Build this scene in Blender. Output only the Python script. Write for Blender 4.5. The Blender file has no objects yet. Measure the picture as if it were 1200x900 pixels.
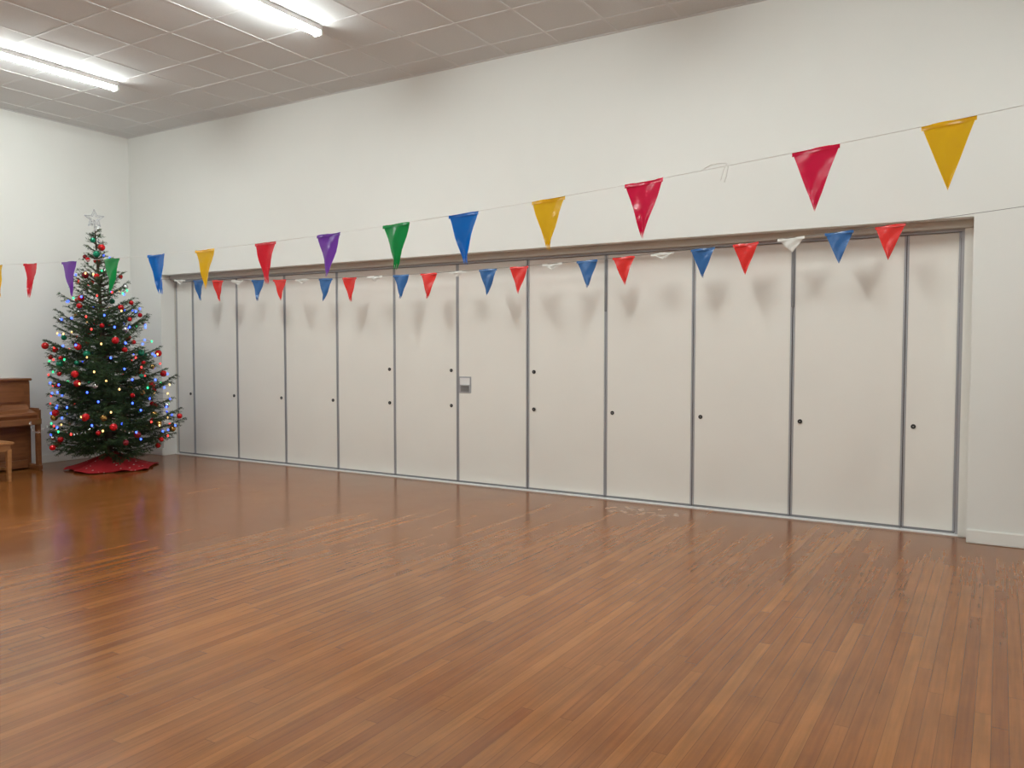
import bpy, bmesh, math, random
from mathutils import Vector, Matrix, Euler
random.seed(7)
scene = bpy.context.scene
scene.view_settings.view_transform = 'Standard'
scene.view_settings.look = 'None'

# ------------------------------------------------------------ materials
def new_mat(name):
    m = bpy.data.materials.new(name); m.use_nodes = True
    nt = m.node_tree
    return m, nt, nt.nodes['Principled BSDF']

def mat(name, col, rough=0.5, metal=0.0, noise=0.0, nscale=8.0, bump=0.0, bscale=60.0, emit=0.0, trans=0.0, spec=0.5, coat=0.0):
    m, nt, p = new_mat(name)
    p.inputs['Base Color'].default_value = (*col, 1)
    p.inputs['Roughness'].default_value = rough
    p.inputs['Metallic'].default_value = metal
    p.inputs['Specular IOR Level'].default_value = spec
    p.inputs['Coat Weight'].default_value = coat
    tc = nt.nodes.new('ShaderNodeTexCoord')
    if noise > 0:
        n = nt.nodes.new('ShaderNodeTexNoise'); n.inputs['Scale'].default_value = nscale
        n.inputs['Detail'].default_value = 4
        nt.links.new(tc.outputs['Object'], n.inputs['Vector'])
        r = nt.nodes.new('ShaderNodeValToRGB')
        r.color_ramp.elements[0].position = 0.3; r.color_ramp.elements[1].position = 0.7
        r.color_ramp.elements[0].color = (*[c*(1-noise) for c in col], 1)
        r.color_ramp.elements[1].color = (*[min(1, c*(1+noise)) for c in col], 1)
        nt.links.new(n.outputs['Fac'], r.inputs['Fac'])
        nt.links.new(r.outputs['Color'], p.inputs['Base Color'])
    if bump > 0:
        n = nt.nodes.new('ShaderNodeTexNoise'); n.inputs['Scale'].default_value = bscale
        nt.links.new(tc.outputs['Object'], n.inputs['Vector'])
        b = nt.nodes.new('ShaderNodeBump'); b.inputs['Strength'].default_value = bump
        b.inputs['Distance'].default_value = 0.01
        nt.links.new(n.outputs['Fac'], b.inputs['Height'])
        nt.links.new(b.outputs['Normal'], p.inputs['Normal'])
    if emit > 0:
        p.inputs['Emission Color'].default_value = (*col, 1)
        p.inputs['Emission Strength'].default_value = emit
    if trans > 0:
        t = nt.nodes.new('ShaderNodeBsdfTranslucent'); t.inputs['Color'].default_value = (*col, 1)
        mx = nt.nodes.new('ShaderNodeMixShader'); mx.inputs[0].default_value = trans
        nt.links.new(p.outputs[0], mx.inputs[1]); nt.links.new(t.outputs[0], mx.inputs[2])
        nt.links.new(mx.outputs[0], nt.nodes['Material Output'].inputs['Surface'])
    return m

M_wall = mat('wall_paint', (0.81, 0.817, 0.785), 0.75, noise=0.012, nscale=1.5, bump=0.06, bscale=120, spec=0.3)
M_trimw = mat('white_gloss_paint', (0.84, 0.84, 0.80), 0.4)
M_tile = mat('ceiling_tile', (0.70, 0.71, 0.71), 0.9, noise=0.03, nscale=90, bump=0.1, bscale=200, spec=0.2)
M_tbar = mat('ceiling_tbar', (0.72, 0.725, 0.73), 0.6)
M_panel = mat('partition_laminate', (0.85, 0.835, 0.785), 0.42, noise=0.012, nscale=2.0, spec=0.4)
M_alu = mat('aluminium', (0.46, 0.47, 0.50), 0.42, metal=0.4)
M_aludark = mat('aluminium_dark', (0.25, 0.25, 0.26), 0.45, metal=0.5)
M_track = mat('header_track', (0.66, 0.64, 0.58), 0.5, metal=0.0)
M_gap = mat('dark_gap', (0.03, 0.03, 0.03), 0.8)
M_black = mat('black_lock', (0.015, 0.015, 0.015), 0.4)
M_thresh = mat('threshold_alu', (0.85, 0.85, 0.85), 0.45, metal=0.2)

def floor_mat():
    m, nt, p = new_mat('strip_wood_floor')
    N = nt.nodes.new; L = nt.links.new
    def math_(op, a, b=None, c=None):
        n = N('ShaderNodeMath'); n.operation = op
        for i, v in enumerate((a, b, c)):
            if v is None: continue
            if isinstance(v, (int, float)): n.inputs[i].default_value = v
            else: L(v, n.inputs[i])
        return n.outputs[0]
    tc = N('ShaderNodeTexCoord'); sep = N('ShaderNodeSeparateXYZ'); L(tc.outputs['Object'], sep.inputs[0])
    X, Y = sep.outputs[0], sep.outputs[1]
    W = 0.06; LEN = 2.1
    xs = math_('DIVIDE', X, W); row = math_('FLOOR', xs); fx = math_('FRACT', xs)
    wn = N('ShaderNodeTexWhiteNoise'); wn.noise_dimensions = '1D'; L(row, wn.inputs['W'])
    off = math_('MULTIPLY', wn.outputs['Value'], 7.3)
    ys = math_('ADD', math_('DIVIDE', Y, LEN), off); bi = math_('FLOOR', ys); fy = math_('FRACT', ys)
    cmb = N('ShaderNodeCombineXYZ'); L(row, cmb.inputs[0]); L(bi, cmb.inputs[1])
    wn2 = N('ShaderNodeTexWhiteNoise'); wn2.noise_dimensions = '2D'; L(cmb.outputs[0], wn2.inputs['Vector'])
    ramp = N('ShaderNodeValToRGB'); cr = ramp.color_ramp
    cr.elements[0].position = 0; cr.elements[0].color = (0.212, 0.068, 0.015, 1)
    cr.elements[1].position = 1; cr.elements[1].color = (0.302, 0.116, 0.029, 1)
    e = cr.elements.new(0.25); e.color = (0.238, 0.082, 0.019, 1)
    e = cr.elements.new(0.75); e.color = (0.264, 0.094, 0.022, 1)
    L(wn2.outputs['Value'], ramp.inputs['Fac'])
    # grain
    gv = N('ShaderNodeCombineXYZ'); L(math_('MULTIPLY', X, 60), gv.inputs[0]); L(math_('MULTIPLY', Y, 2.2), gv.inputs[1])
    L(math_('MULTIPLY', wn2.outputs['Value'], 37), gv.inputs[2])
    gn = N('ShaderNodeTexNoise'); gn.inputs['Scale'].default_value = 1.0; gn.inputs['Detail'].default_value = 5
    L(gv.outputs[0], gn.inputs['Vector'])
    gm = N('ShaderNodeMapRange'); gm.inputs['From Min'].default_value = 0.3; gm.inputs['From Max'].default_value = 0.7
    gm.inputs['To Min'].default_value = 0.84; gm.inputs['To Max'].default_value = 1.14; L(gn.outputs['Fac'], gm.inputs[0])
    # wear
    wv = N('ShaderNodeTexNoise'); wv.inputs['Scale'].default_value = 0.6; wv.inputs['Detail'].default_value = 8
    wv.inputs['Roughness'].default_value = 0.68
    L(tc.outputs['Object'], wv.inputs['Vector'])
    wm = N('ShaderNodeMapRange'); wm.inputs['From Min'].default_value = 0.3; wm.inputs['From Max'].default_value = 0.7
    wm.inputs['To Min'].default_value = 0.78; wm.inputs['To Max'].default_value = 1.26; L(wv.outputs['Fac'], wm.inputs[0])
    # seams
    ex = math_('MINIMUM', fx, math_('SUBTRACT', 1.0, fx)); sx = math_('LESS_THAN', ex, 0.018)
    ey = math_('MINIMUM', fy, math_('SUBTRACT', 1.0, fy)); sy = math_('LESS_THAN', ey, 0.0007)
    seam = math_('MAXIMUM', sx, sy)
    sd = math_('SUBTRACT', 1.0, math_('MULTIPLY', seam, 0.45))
    fac = math_('MULTIPLY', math_('MULTIPLY', gm.outputs[0], wm.outputs[0]), sd)
    vm = N('ShaderNodeVectorMath'); vm.operation = 'SCALE'; L(ramp.outputs['Color'], vm.inputs[0]); L(fac, vm.inputs['Scale'])
    # pale scuff in front of the partition
    dv = N('ShaderNodeVectorMath'); dv.operation = 'SUBTRACT'; L(tc.outputs['Object'], dv.inputs[0]); dv.inputs[1].default_value = (-2.75, 6.9, 0)
    dm = N('ShaderNodeVectorMath'); dm.operation = 'MULTIPLY'; L(dv.outputs[0], dm.inputs[0]); dm.inputs[1].default_value = (2.6, 5.0, 0)
    dl = N('ShaderNodeVectorMath'); dl.operation = 'LENGTH'; L(dm.outputs[0], dl.inputs[0])
    sn = N('ShaderNodeTexNoise'); sn.inputs['Scale'].default_value = 14; sn.inputs['Detail'].default_value = 3; L(tc.outputs['Object'], sn.inputs['Vector'])
    sm_ = math_('MULTIPLY', math_('LESS_THAN', dl.outputs['Value'], 1.0), math_('GREATER_THAN', sn.outputs['Fac'], 0.58))
    mixs = N('ShaderNodeMix'); mixs.data_type = 'RGBA'
    L(math_('MULTIPLY', sm_, 0.45), mixs.inputs[0]); L(vm.outputs[0], mixs.inputs[6]); mixs.inputs[7].default_value = (.6, .52, .42, 1)
    L(mixs.outputs[2], p.inputs['Base Color'])
    rm = N('ShaderNodeMapRange'); rm.inputs['From Min'].default_value = 0.3; rm.inputs['From Max'].default_value = 0.7
    rm.inputs['To Min'].default_value = 0.13; rm.inputs['To Max'].default_value = 0.23; L(wv.outputs['Fac'], rm.inputs[0])
    L(rm.outputs[0], p.inputs['Roughness'])
    # gentle cupping across each board plus slow undulation
    un = N('ShaderNodeTexNoise'); un.inputs['Scale'].default_value = 3.0; un.inputs['Detail'].default_value = 2
    L(tc.outputs['Object'], un.inputs['Vector'])
    b = N('ShaderNodeBump'); b.inputs['Strength'].default_value = 0.25; b.inputs['Distance'].default_value = 0.004
    h = math_('ADD', math_('MULTIPLY', math_('SINE', math_('MULTIPLY', fx, math.pi)), 0.04), un.outputs['Fac'])
    L(h, b.inputs['Height']); L(b.outputs['Normal'], p.inputs['Normal'])
    return m
M_floor = floor_mat()

def wood_mat(name, c1, c2, rough=0.3):
    m, nt, p = new_mat(name)
    tc = nt.nodes.new('ShaderNodeTexCoord'); mp = nt.nodes.new('ShaderNodeMapping')
    mp.inputs['Scale'].default_value = (20, 2, 20)
    n = nt.nodes.new('ShaderNodeTexNoise'); n.inputs['Scale'].default_value = 1.5; n.inputs['Detail'].default_value = 6
    r = nt.nodes.new('ShaderNodeValToRGB')
    r.color_ramp.elements[0].position = .3; r.color_ramp.elements[0].color = (*c1, 1)
    r.color_ramp.elements[1].position = .7; r.color_ramp.elements[1].color = (*c2, 1)
    nt.links.new(tc.outputs['Object'], mp.inputs[0]); nt.links.new(mp.outputs[0], n.inputs['Vector'])
    nt.links.new(n.outputs['Fac'], r.inputs['Fac']); nt.links.new(r.outputs['Color'], p.inputs['Base Color'])
    p.inputs['Roughness'].default_value = rough
    return m
M_piano = wood_mat('piano_walnut', (0.17, 0.062, 0.024), (0.26, 0.105, 0.040), 0.3)
M_bench = wood_mat('bench_oak', (0.30, 0.13, 0.045), (0.42, 0.20, 0.075), 0.35)

# ------------------------------------------------------------ mesh builder
class MB:
    def __init__(s): s.v = []; s.f = []; s.mi = []; s.mats = []; s.smooth = []
    def m(s, mt):
        if mt not in s.mats: s.mats.append(mt)
        return s.mats.index(mt)
    def add(s, vs, fs, mt, smooth=False, mx=None):
        o = len(s.v); i = s.m(mt)
        if mx is not None: vs = [mx @ Vector(v) for v in vs]
        s.v.extend([tuple(v) for v in vs])
        for f in fs: s.f.append(tuple(o+k for k in f)); s.mi.append(i); s.smooth.append(smooth)
    def box(s, x0, x1, y0, y1, z0, z1, mt, mx=None):
        vs = [(x0,y0,z0),(x1,y0,z0),(x1,y1,z0),(x0,y1,z0),(x0,y0,z1),(x1,y0,z1),(x1,y1,z1),(x0,y1,z1)]
        fs = [(0,3,2,1),(4,5,6,7),(0,1,5,4),(1,2,6,5),(2,3,7,6),(3,0,4,7)]
        s.add(vs, fs, mt, False, mx)
    def bbox(s, x0, x1, y0, y1, z0, z1, mt, bev=0.005, mx=None, seg=2):
        bm = bmesh.new(); bmesh.ops.create_cube(bm, size=1)
        for v in bm.verts:
            v.co = Vector((x0+(v.co.x+.5)*(x1-x0), y0+(v.co.y+.5)*(y1-y0), z0+(v.co.z+.5)*(z1-z0)))
        bmesh.ops.bevel(bm, geom=bm.edges[:], offset=bev, segments=seg, affect='EDGES')
        bm.verts.index_update()
        s.add([v.co.copy() for v in bm.verts], [[v.index for v in f.verts] for f in bm.faces], mt, False, mx); bm.free()
    def cyl(s, p0, p1, r0, r1, mt, n=12, caps=True, smooth=True):
        p0 = Vector(p0); p1 = Vector(p1); d = (p1-p0)
        if d.length < 1e-6: return
        q = d.to_track_quat('Z', 'Y').to_matrix()
        vs = []
        for p, r in ((p0, r0), (p1, r1)):
            for k in range(n):
                a = 2*math.pi*k/n; vs.append(p + q @ Vector((math.cos(a)*r, math.sin(a)*r, 0)))
        fs = [(k, (k+1) % n, n+(k+1) % n, n+k) for k in range(n)]
        s.add(vs, fs, mt, smooth)
        if caps:
            s.add(vs[:n], [tuple(range(n-1, -1, -1))], mt); s.add(vs[n:], [tuple(range(n))], mt)
    def sphere(s, c, r, mt, u=10, v=7, sz=1.0):
        c = Vector(c); vs = [c+Vector((0,0,r*sz))]
        for i in range(1, v):
            t = math.pi*i/v
            for k in range(u):
                a = 2*math.pi*k/u
                vs.append(c+Vector((r*math.sin(t)*math.cos(a), r*math.sin(t)*math.sin(a), r*math.cos(t)*sz)))
        vs.append(c-Vector((0,0,r*sz)))
        fs = [(0, 1+k, 1+(k+1) % u) for k in range(u)]
        for i in range(v-2):
            for k in range(u):
                a = 1+i*u+k; b = 1+i*u+(k+1) % u
                fs.append((a, a+u, b+u, b))
        l = len(vs)-1; o = 1+(v-2)*u
        fs += [(l, o+(k+1) % u, o+k) for k in range(u)]
        s.add(vs, fs, mt, True)
    def tube(s, pts, r, mt, n=6):
        for a, b in zip(pts[:-1], pts[1:]): s.cyl(a, b, r, r, mt, n, False)
    def obj(s, name, parent=None, loc=(0,0,0)):
        me = bpy.data.meshes.new(name); me.from_pydata(s.v, [], s.f); 
        for m_ in s.mats: me.materials.append(m_)
        me.polygons.foreach_set('material_index', s.mi); me.polygons.foreach_set('use_smooth', s.smooth)
        me.update()
        o = bpy.data.objects.new(name, me); bpy.context.collection.objects.link(o); o.location = loc
        if parent: o.parent = parent
        return o
def empty(name, loc=(0,0,0)):
    e = bpy.data.objects.new(name, None); bpy.context.collection.objects.link(e); e.location = loc; e.empty_display_size = .2
    return e

# ------------------------------------------------------------ room
XL, XR, YF, YB, H = -10.6, 4.0, -4.0, 7.1, 4.435
OX0, OX1, OH = -9.93, -0.20, 2.49
PX1 = -0.275
PY = 7.33
b = MB(); b.box(XL-.2, XR+.2, YF-.2, YB+.5, -.1, 0, M_floor); b.obj('floor')
b = MB(); b.box(XL-.2, XR+.2, YF-.2, YB+.5, H, H+.1, M_tile)
x = XL+.28
while x < XR:
    b.box(x-.012, x+.012, YF, YB, H-.003, H, M_tbar); x += .6
y = YB-.35
while y > YF:
    b.box(XL, XR, y-.012, y+.012, H-.0035, H, M_tbar); y -= .6
# perimeter angle
b.box(XL, XR, YB-.025, YB, H-.006, H, M_tbar); b.box(XL, XL+.025, YF, YB, H-.006, H, M_tbar)
b.obj('ceiling')
b = MB(); b.box(XL-.2, XL, YF-.2, YB+.5, 0, H, M_wall); b.obj('wall_left')
b = MB(); b.box(XR, XR+.2, YF-.2, YB+.5, 0, H, M_wall); b.obj('wall_right')
b = MB(); b.box(XL, XR, YF-.2, YF, 0, H, M_wall); b.obj('wall_front')
b = MB()
b.box(XL, OX0, YB, YB+.5, 0, H, M_wall); b.box(OX1, XR, YB, YB+.5, 0, H, M_wall)
b.box(OX0, OX1, YB, YB+.5, OH, H, M_wall); b.obj('wall_back')
# baseboards
def baseboard(name, x0, x1, y0, y1):
    b = MB(); b.bbox(x0, x1, y0, y1, 0, .105, M_trimw, .006); return b.obj(name)
baseboard('baseboard_back', OX1, XR, YB-.018, YB)
baseboard('baseboard_back.001', XL+.018, OX0, YB-.018, YB)
baseboard('baseboard_left', XL, XL+.018, YF, YB)
baseboard('baseboard_right', XR-.018, XR, YF, YB-.018)

# ------------------------------------------------------------ folding partition
b = MB()
b.bbox(OX0, OX1, PY-.09, PY+.06, 2.43, OH, M_track, .004)
b.bbox(OX0, OX1, PY-.035, PY+.05, 2.408, 2.43, M_alu, .002)
seams = [OX0+.015] + [-.676-.8885*k for k in range(10, -1, -1)] + [PX1-.012]
random.seed(3)
for i in range(len(seams)-1):
    a, c = seams[i], seams[i+1]
    dy = random.uniform(-.003, .003)
    b.bbox(a+.017, c-.017, PY+dy, PY+.05, .03, 2.405, M_panel, .003)
    # edge profiles
    b.bbox(a+.003, a+.0175, PY-.004+dy, PY+.05, .03, 2.405, M_alu, .002)
    b.bbox(c-.0175, c-.003, PY-.004+dy, PY+.05, .03, 2.405, M_alu, .002)
    b.box(a-.003, a+.003, PY+.012, PY+.05, .03, 2.405, M_gap)
    # bottom seal
    b.box(a+.004, c-.004, PY+.004, PY+.045, .004, .03, M_aludark)
b.bbox(PX1-.012, PX1+.01, PY-.02, PY+.05, 0, 2.415, M_alu, .002)
b.bbox(PX1+.01, OX1, PY-.06, PY+.05, 0, 2.43, M_trimw, .004)
b.bbox(OX0, OX0+.012, PY-.02, PY+.05, 0, 2.415, M_track, .002)
# floor channel
b.bbox(OX0+.001, OX1-.001, PY-.06, PY+.05, 0, .010, M_thresh, .002)
# hinge cover strips
for sx in (seams[8], seams[10], PX1-.005):
    b.bbox(sx-.012, sx+.012, PY-.012, PY, 1.85, 2.36, M_aludark, .003)
# locks
def lock(x, z):
    b.cyl((x, PY-.007, z), (x, PY+.01, z), .019, .019, M_black, 16)
    b.cyl((x, PY-.009, z), (x, PY-.006, z), .007, .007, M_aludark, 8)
for k in range(1, len(seams)-1):
    s_ = seams[k]
    if k <= 5: lock(s_-.075, .855)
    if k >= 7: lock(s_+.075, .855)
lock(seams[6]-.085, .855)
for xx in (seams[5]-.075, seams[6]-.085, seams[7]+.075): lock(xx, 1.245)
# flush pull latch
lx = seams[6]+.10
b.bbox(lx-.08, lx+.08, PY-.009, PY+.005, 1.0, 1.18, M_alu, .004)
b.box(lx-.065, lx+.065, PY-.011, PY-.008, 1.09, 1.165, M_thresh)
b.box(lx-.055, lx+.055, PY-.0105, PY-.008, 1.015, 1.075, M_aludark)
b.bbox(lx-.05, lx+.05, PY-.022, PY-.008, 1.078, 1.09, M_alu, .003)
b.obj('folding_partition')

# ------------------------------------------------------------ ceiling lights
M_tube = mat('fluorescent_diffuser', (0.945, 1.0, 0.975), 0.4, emit=114)
M_batt = mat('batten_white', (0.85, 0.85, 0.83), 0.4)
def lamp(x, yc):
    e = empty('ceiling_light', (x, yc, H))
    g = MB(); g.bbox(-.045, .045, -.76, .76, -.05, -.001, M_batt, .004)
    for s in (-1, 1): g.bbox(-.048, .048, s*.76-.012, s*.76+.012, -.09, -.001, M_batt, .004)
    g.obj('batten_housing', e)
    g = MB()
    n = 10; prof = []
    for k in range(n+1):
        a = math.pi*k/n; prof.append((-.043*math.cos(a), -.052-.034*math.sin(a)))
    vs = [(px, s*.745, pz) for s in (-1, 1) for px, pz in prof]
    fs = [(k, k+1, n+2+k, n+1+k) for k in range(n)] + [tuple(range(n, -1, -1)), tuple(range(n+1, 2*n+2)), (0, n+1, 2*n+1, n)]
    g.add(vs, fs, M_tube, False); g.obj('diffuser', e)
for yc in (4.80, .9):
    for xx in (-8.5, -5.43, -2.4, .6, ):
        lamp(xx, yc)

# ------------------------------------------------------------ bunting
def flagmat(n, c, tr=.25): return mat(n, c, 0.22, noise=0.0, trans=tr, spec=0.6, bump=.5, bscale=9)
FC = dict(yellow=flagmat('flag_yellow', (0.92, 0.55, 0.01)), red=flagmat('flag_red', (0.80, 0.012, 0.035)),
          pink=flagmat('flag_crimson', (0.80, 0.008, 0.075)),
          purple=flagmat('flag_purple', (0.20, 0.05, 0.48)), green=flagmat('flag_green', (0.0, 0.32, 0.07)),
          blue=flagmat('flag_blue', (0.0, 0.17, 0.66)), red2=flagmat('flag_scarlet', (0.75, 0.03, 0.025), .08),
          blue2=flagmat('flag_navy', (0.03, 0.13, 0.36), .08), white=flagmat('flag_white', (0.84, 0.83, 0.79), .3))
M_string = mat('bunting_cord', (0.85, 0.85, 0.82), 0.6)
M_wire = mat('bunting_cord_dark', (0.16, 0.15, 0.14), 0.6)

def flag(g, x, y, zf, w, h, mt, curl, swing, tipshift):
    n = 7; R = []
    for j in range(n+1):
        t = j/n; ww = w*(1-t)
        row = []
        for i in range(n+1):
            s = i/n-.5
            px = x+s*ww+tipshift*t
            dz = -h*t
            py = y + curl*math.cos(s*math.pi*1.3)*(.25+t)*.6*(1-t*.3) + swing*t*t + .006*math.sin(7*s+9*t+x*3)
            base = zf(x+s*w)*(1-t)+zf(x)*t
            row.append((px, py, base+dz))
        R.append(row)
    vs = [p for r in R for p in r]
    fs = []
    for j in range(n):
        for i in range(n):
            a = j*(n+1)+i
            if j == n-1: fs.append((a, a+n+1, a+1))
            else: fs.append((a, a+n+1, a+n+2, a+1))
    g.add(vs, fs, mt, True)
    # folded hem over the cord
    hem = []
    for i in range(n+1):
        xx = x+(i/n-.5)*w; yy = R[0][i][1]
        hem += [(xx, yy, zf(xx)+.001), (xx, yy-.004, zf(xx)-.004), (xx, yy-.004, zf(xx)-.022)]
    fs = []
    for i in range(n):
        a = 3*i; fs += [(a, a+1, a+4, a+3), (a+1, a+2, a+5, a+4)]
    g.add(hem, fs, mt, True)

random.seed(11)
z1 = lambda x: 2.256+.0080*(x+6)**2
g = MB()
fl = [(-.228,'yellow'),(-.80,'pink'),(-1.69,'pink'),(-2.285,'yellow'),(-2.885,'blue'),(-3.42,'green'),(-4.02,'purple'),
      (-4.65,'red'),(-5.32,'yellow'),(-5.915,'blue'),(-6.53,'green'),(-7.165,'purple'),(-7.78,'red'),(-8.385,'yellow'),
      (-9.0,'blue'),(-9.6,'green'),(-10.2,'purple'),(.37,'blue'),(.97,'green'),(1.57,'purple'),(2.17,'red'),(2.77,'yellow'),(3.37,'blue')]
for i, (fx, c) in enumerate(fl):
    flag(g, fx, 4.2, z1, .222, .31+random.uniform(-.012,.012), FC[c], random.uniform(-.05,.05), random.uniform(-.03,.03), random.uniform(-.008,.012))
xa, xb = XL+.01, XR-.01
pts = [Vector((xa+(xb-xa)*k/120, 4.2, z1(xa+(xb-xa)*k/120))) for k in range(121)]
g.tube(pts, .0022, M_string)
# loose knotted cord where a flag is missing
k0 = Vector((-1.27, 4.2, z1(-1.27)))
g.tube([k0+Vector(p) for p in ((-.09,0,.0),(-.05,-.01,.014),(0,0,.02),(.03,.0,.016),(.04,0,-.0),(.03,.0,-.05),(.02,.0,-.08))], .0024, M_string)
g.tube([k0+Vector(p) for p in ((.03,0,.016),(.015,0,-.02),(.0,.0,-.07))], .002, M_string)
g.obj('pennant_bunting')

z2 = lambda x: 2.289+.0072*(x+5.53)**2
Y2 = 6.98
g = MB()
for k in range(0, 24):
    fx = -.765-.3735*k
    c = ('red2','blue2','white')[k % 3]
    if fx < -9.7: continue
    hh = .268+random.uniform(-.012,.012)
    if c == 'white': hh = .12 if k == 2 else .06
    flag(g, fx, Y2, z2, .218, hh, FC[c], random.uniform(-.035,.03), random.uniform(-.03,.03) if c != 'white' else 0, random.uniform(-.012,.012))
pts = [Vector((-10.0, YB-.008, z2(-10.0)+.01))] + [Vector((-9.8+(xb+9.8)*k/110, Y2, z2(-9.8+(xb+9.8)*k/110))) for k in range(111)]
g.tube(pts, .0022, M_wire)
g.obj('pennant_bunting.001')

# ------------------------------------------------------------ christmas tree
TX, TY = -9.49, 6.01
M_needle = mat('spruce_needles', (0.020, 0.050, 0.018), 0.6, noise=.45, nscale=5, spec=.3)
M_needle2 = mat('spruce_needles_tip', (0.048, 0.092, 0.028), 0.6, noise=.3, nscale=5, spec=.3)
M_bark = mat('bark', (0.05, 0.03, 0.018), 0.9, noise=.3, nscale=30)
tree = empty('christmas_tree', (TX, TY, 0))
def trunk(z):  # leans a little
    t = max(0, (z-.8)/2.2)
    return Vector((-.095*t, -.058*t, z))
prof = [(.22,.66),(.32,.78),(.55,.85),(.8,.80),(1.04,.73),(1.57,.56),(1.8,.46),(2.1,.33),(2.4,.20),(2.64,.12),(2.85,.06),(3.0,.04)]
def Rz(z):
    for (a, ra), (c, rc) in zip(prof[:-1], prof[1:]):
        if a <= z <= c: return ra+(rc-ra)*(z-a)/(c-a)
    return prof[0][1] if z < prof[0][0] else .04
pdir = Vector((-.66, -.75, 0)).normalized()
random.seed(21)
nv, nf, ni = [], [], []
tb = MB()
tips = []
def needles(p0, p1, dens=210, ln=.026):
    d = p1-p0; L = d.length
    if L < 1e-4: return
    dn = d/L; q = dn.to_track_quat('Z', 'Y').to_matrix()
    cnt = int(L*dens)+1
    mi_ = 1 if random.random() < .25 else 0
    for k in range(cnt):
        t = (k+random.random())/cnt
        a = random.uniform(0, 2*math.pi)
        rad = q @ Vector((math.cos(a), math.sin(a), 0))
        nd = (rad*.85+dn*.6).normalized()
        side = nd.cross(dn).normalized()*.0031
        p = p0+d*t; l = ln*random.uniform(.8, 1.2)
        o = len(nv); nv.extend([p+side, p-side, p+nd*l]); nf.append((o, o+1, o+2)); ni.append(mi_)
def branch(z, ang, L):
    base = trunk(z)
    hh = z/3.0
    out = Vector((math.cos(ang), math.sin(ang), 0))
    rise = -.10+.72*hh**1.3+random.uniform(-.13, .13)
    if z < .45: rise += .04
    pts = []
    n = max(4, int(L/.07))
    wob = random.uniform(-.16, .16)
    perp = Vector((-out.y, out.x, 0))
    for k in range(n+1):
        t = k/n
        pts.append(base+out*(L*t)+Vector((0,0,L*(rise*t+.16*t*t-.05*math.sin(t*3))))+perp*(wob*L*t*t))
    for k in range(n):
        tb.cyl(pts[k], pts[k+1], .009*(1-k/n)+.002, .009*(1-(k+1)/n)+.002, M_bark, 4, False)
        if k/n > .15: needles(pts[k], pts[k+1])
    tips.append((pts[-1], out))
    ns = max(3, int(L/.05))
    for k in range(1, ns+1):
        t = .15+.85*k/ns
        i = min(n-1, int(t*n)); fr = t*n-i
        p = pts[i].lerp(pts[i+1], min(1, fr)) if i+1 <= n else pts[-1]
        dd = (pts[i+1]-pts[i]).normalized()
        for s in (-1, 1):
            tl = (.05+.30*L*(1-t)**.8*(.4+t)) * random.uniform(.6, 1.2)
            tl = min(tl, .26)
            td = (dd*.75+perp*s*.8+Vector((0,0,random.uniform(-.6,.2)))).normalized()
            e1 = p+td*tl*.55; e2 = p+td*tl+dd*tl*.18+Vector((0,0,-.012))
            needles(p, e1); needles(e1, e2)
            if tl > .12:
                for s2 in (-1, 1):
                    t3 = (td*.8+td.cross(Vector((0,0,1)))*s2*.6+Vector((0,0,random.uniform(-.7,.2)))).normalized()
                    needles(e1, e1+t3*tl*.45)
            if random.random() < .3: tips.append((e2, out))
z = .24
gold = 2.399; a = 0
while z < 2.93:
    nb = 10 if z < 2.0 else 7
    if z > 2.4: nb = 5
    if z > 2.7: nb = 3
    for k in range(nb):
        zz = z+random.uniform(-.07, .07)
        aa = a+2*math.pi*k/nb+random.uniform(-.25, .25)
        L = Rz(zz)*random.uniform(.62, 1.1)
        o = Vector((math.cos(aa), math.sin(aa), 0))
        if zz < 1.2 and o.dot(pdir) > .6: L = min(L, .62)
        branch(zz, aa, L)
    a += gold
    z += .088
# leader
for k in range(10):
    needles(trunk(2.70+k*.03), trunk(2.73+k*.03), 260, .025)
for k in range(14):
    zz = .02+k*.21
    tb.cyl(trunk(zz), trunk(zz+.21), .045*(1-zz/3.05)+.005, .045*(1-(zz+.21)/3.05)+.005, M_bark, 10, False)
tb.obj('trunk_and_branches', tree)
me = bpy.data.meshes.new('needles'); me.from_pydata([tuple(v) for v in nv], [], nf)
me.materials.append(M_needle); me.materials.append(M_needle2); me.polygons.foreach_set('material_index', ni); me.update()
no = bpy.data.objects.new('needles', me); bpy.context.collection.objects.link(no); no.parent = tree
# fairy lights on a spiralling wire
LC = [mat('fairy_blue', (0.04, 0.10, 1.0), emit=5), mat('fairy_green', (0.03, 1.0, 0.30), emit=2.2),
      mat('fairy_red', (1.0, 0.05, 0.04), emit=2.5), mat('fairy_warm', (1.0, 0.62, 0.22), emit=2.2)]
M_cable = mat('fairy_cable', (0.01, 0.03, 0.015), 0.5)
g = MB(); NL = 180; prev = None
for k in range(NL):
    t = k/NL; zz = .36+2.45*(1-math.sqrt(1-t))
    ang = k*.47
    r = Rz(zz)*random.uniform(.78, .98)
    if zz < 1.2 and Vector((math.cos(ang), math.sin(ang), 0)).dot(pdir) > .6: r = min(r, .62)
    hh = zz/3.0; rise = r*(.02+.72*hh**1.3)
    p = trunk(zz)+Vector((math.cos(ang)*r, math.sin(ang)*r, rise+random.uniform(-.03,.03)))
    g.sphere(p, .011, random.choice(LC[:4]+[LC[0], LC[0]]), 8, 5, 1.3)
    if prev is not None: g.cyl(prev, p, .002, .002, M_cable, 3, False)
    prev = p
g.obj('fairy_lights', tree)
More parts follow.
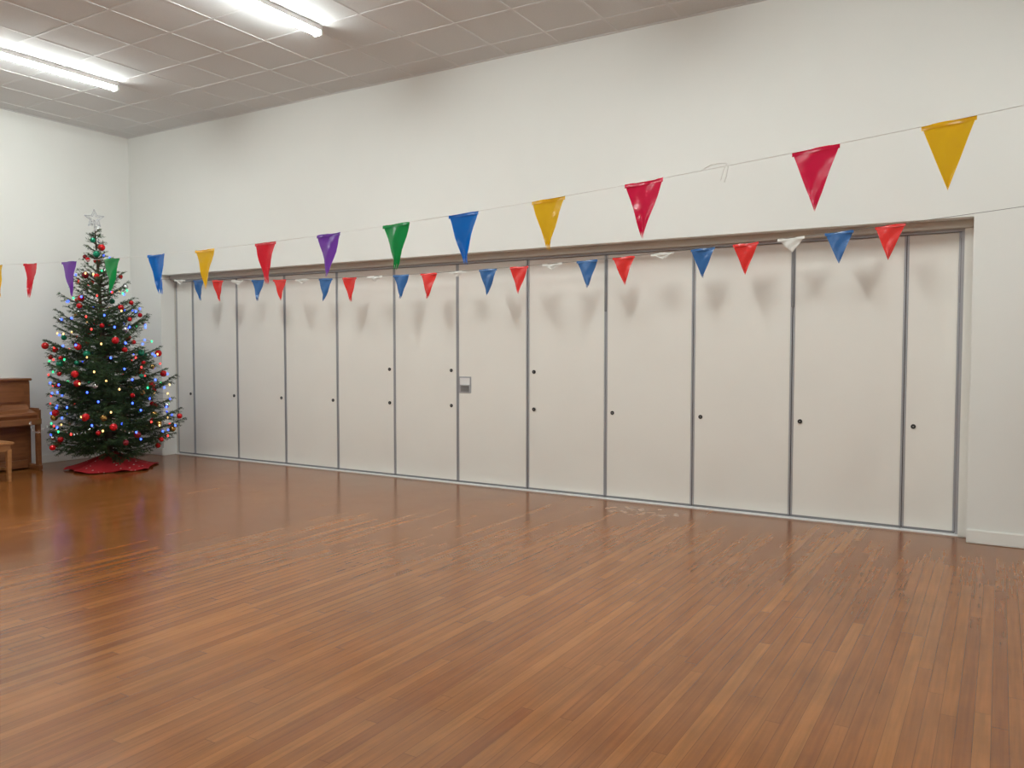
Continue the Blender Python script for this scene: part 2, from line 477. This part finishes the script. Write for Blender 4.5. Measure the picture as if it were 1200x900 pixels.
BC = [mat('bauble_red', (0.60, 0.01, 0.015), .15, metal=.3), mat('bauble_silver', (.6,.6,.62), .2, metal=.9),
      mat('bauble_green', (0.01, .22, .12), .15, metal=.4), mat('bauble_gold', (.65,.36,.1), .2, metal=.9), mat('bauble_maroon', (.22,.01,.02), .15, metal=.3)]
g = MB(); random.seed(5)
random.shuffle(tips); used = []
for p, out in tips:
    if len(used) > 115: break
    if p.z < .3 or p.z > 2.9: continue
    ax = trunk(p.z); rr = math.hypot(p.x-ax.x, p.y-ax.y)
    if rr < Rz(p.z)*.7: continue
    if any((p-q).length < .12 for q in used): continue
    used.append(p); r = random.choice((.028, .034, .042))
    c = p+Vector((0,0,-r-.02))-out*.02
    mt = random.choice([BC[0]]*5+[BC[1]]*2+[BC[2], BC[3], BC[4]])
    g.sphere(c, r, mt, 14, 9); g.cyl(c+Vector((0,0,r*.95)), c+Vector((0,0,r+.008)), r*.25, r*.25, BC[1], 8)
    g.cyl(c+Vector((0,0,r)), p, .001, .001, BC[1], 3, False)
g.obj('baubles', tree)
# tinsel
M_tin = mat('tinsel_silver', (.75,.78,.82), .2, metal=.9)
g = MB()
def tinsel(path, r=.03, dens=10):
    for p in path:
        for _ in range(dens):
            d = Vector((random.gauss(0,1), random.gauss(0,1), random.gauss(0,1))).normalized()
            s = d.orthogonal().normalized()*.0022
            g.add([p+s, p-s, p+d*r], [(0,1,2)], M_tin)
tinsel([trunk(2.8+.02*k)+Vector((.035*math.sin(k*.9), .035*math.cos(k*.9), 0)) for k in range(14)], .03, 12)
ca = []
for k in range(40):
    an = -2.2+k*.05; r = Rz(.55)*.98
    ca.append(Vector((math.cos(an)*r, math.sin(an)*r, .56+.05*math.sin(k*.45))))
tinsel(ca, .025, 7)
g.obj('tinsel', tree)
# star topper: open five-pointed frame facing the room
M_star = mat('star_silver', (.45,.46,.48), .3, metal=.8)
g = MB(); c = trunk(3.06)+Vector((0,0,.02))
fw = Vector((.84, -.54, 0)).normalized(); rt = Vector((0,0,1)).cross(fw).normalized(); up = Vector((0,0,1))
sp = []
for k in range(10):
    R_ = .115 if k % 2 == 0 else .048; an = math.pi/2+k*math.pi/5
    sp.append(c+rt*R_*math.cos(an)+up*R_*math.sin(an))
for k in range(10): g.cyl(sp[k], sp[(k+1) % 10], .006, .006, M_star, 6)
sp2 = [c+(p-c)*.62 for p in sp]
for k in range(10): g.cyl(sp2[k], sp2[(k+1) % 10], .004, .004, M_star, 6)
for k in range(10): g.cyl(sp[k], sp2[k], .003, .003, M_star, 4)
g.cyl(trunk(2.93), c-Vector((0,0,.05)), .008, .006, M_star, 8)
g.obj('star_topper', tree)

# tree skirt
m, nt, p = new_mat('red_felt_skirt')
tc = nt.nodes.new('ShaderNodeTexCoord'); vo = nt.nodes.new('ShaderNodeTexVoronoi'); vo.inputs['Scale'].default_value = 14
r = nt.nodes.new('ShaderNodeValToRGB'); r.color_ramp.interpolation = 'CONSTANT'
r.color_ramp.elements[0].color = (.50,.36,.32,1); r.color_ramp.elements[1].position = .15; r.color_ramp.elements[1].color = (.36,.006,.012,1)
nt.links.new(tc.outputs['Object'], vo.inputs['Vector']); nt.links.new(vo.outputs['Distance'], r.inputs['Fac'])
nt.links.new(r.outputs['Color'], p.inputs['Base Color']); p.inputs['Roughness'].default_value = .9
g = MB(); NR, NA = 14, 72; vs = []
for i in range(NR+1):
    t = i/NR
    for k in range(NA):
        an = 2*math.pi*k/NA
        rr = .06+(.44+.045*math.sin(5*an+1)+.02*math.sin(11*an))*t
        zz = .19*(1-t)**1.5+.006+.034*t*(1-t*.7)*(1+math.sin(9*an+2*math.sin(3*an)))
        vs.append((rr*math.cos(an), rr*math.sin(an), zz))
fs = [(i*NA+k, (i+1)*NA+k, (i+1)*NA+(k+1) % NA, i*NA+(k+1) % NA) for i in range(NR) for k in range(NA)]
g.add(vs, fs, m, True); so = g.obj('tree_skirt', None, (TX+.04, TY+.02, 0))
sm = so.modifiers.new('thick', 'SOLIDIFY'); sm.thickness = .005; sm.offset = 1

# ------------------------------------------------------------ upright piano
pe = empty('upright_piano', (XL+.02, 4.76, 0))   # local x = out from wall, y along wall
M_brass = mat('brass', (.7,.5,.2), .3, metal=1)
g = MB(); hw = .72
g.bbox(0, .33, -hw, hw, .06, 1.09, M_piano, .008)              # case
g.bbox(-.0, .36, -hw-.015, hw+.015, 1.09, 1.12, M_piano, .008) # lid
g.bbox(.33, .345, -hw+.08, hw-.08, .83, 1.05, M_piano, .004)   # upper panel
g.bbox(.33, .345, -hw+.08, hw-.08, .14, .54, M_piano, .004)    # lower panel
g.bbox(.0, .58, -hw, hw, .56, .64, M_piano, .008)              # key bed
for s in (-1, 1):                                              # cheeks, legs, toe blocks
    y0, y1 = (hw-.05, hw) if s > 0 else (-hw, -hw+.05)
    g.bbox(.30, .58, y0, y1, .60, .76, M_piano, .02, seg=4)
    g.bbox(.50, .56, y0, y1, .06, .57, M_piano, .008)
    g.bbox(.0, .58, y0, y1, 0, .07, M_piano, .01)
g.bbox(0, .345, -hw+.05, hw-.05, .02, .12, M_piano, .004)
# closed fall board (slanted)
vs = []
for yy in (-hw+.052, hw-.052):
    vs += [(.33, yy, .64), (.555, yy, .64), (.575, yy, .68), (.56, yy, .71), (.40, yy, .745), (.345, yy, .80), (.33, yy, .80)]
fs = [(k, (k+1) % 7, 7+(k+1) % 7, 7+k) for k in range(7)] + [tuple(range(6, -1, -1)), tuple(range(7, 14))]
g.add(vs, fs, M_piano)
g.bbox(.345, .40, -.35, .35, .80, .815, M_piano, .003)
for dy in (-.08, 0, .08): g.bbox(.33, .42, dy-.015, dy+.015, .05, .065, M_brass, .004)
g.obj('piano_case', pe)

se = empty('piano_stool', (-9.62, 4.44, 0))
g = MB()
g.bbox(-.19, .19, -.42, .42, .41, .445, M_bench, .01)
g.bbox(-.165, .165, -.39, .39, .34, .41, M_bench, .004)
for sx in (-1, 1):
    for sy in (-1, 1):
        vs = []
        for zz, hwid in ((0, .016), (.36, .024)):
            cx, cy = sx*.15, sy*.37
            vs += [(cx-hwid, cy-hwid, zz), (cx+hwid, cy-hwid, zz), (cx+hwid, cy+hwid, zz), (cx-hwid, cy+hwid, zz)]
        g.add(vs, [(3,2,1,0),(4,5,6,7),(0,1,5,4),(1,2,6,5),(2,3,7,6),(3,0,4,7)], M_bench)
g.bbox(-.012, .012, -.36, .36, .12, .15, M_bench, .004)
for sy in (-1, 1): g.bbox(-.15, .15, sy*.37-.012, sy*.37+.012, .12, .15, M_bench, .004)
g.obj('stool_frame', se)

# ------------------------------------------------------------ world + camera
w = bpy.data.worlds.new('room_world'); scene.world = w; w.use_nodes = True
w.node_tree.nodes['Background'].inputs[0].default_value = (.8,.82,.85,1); w.node_tree.nodes['Background'].inputs[1].default_value = .3
cd = bpy.data.cameras.new('camera'); cam = bpy.data.objects.new('camera', cd); bpy.context.collection.objects.link(cam)
cd.sensor_width = 36; cd.lens = 28.5; cam.location = (0, 0, 1.5)
cam.rotation_euler = (math.radians(90-2.592), 0, math.radians(31.1)); scene.camera = cam
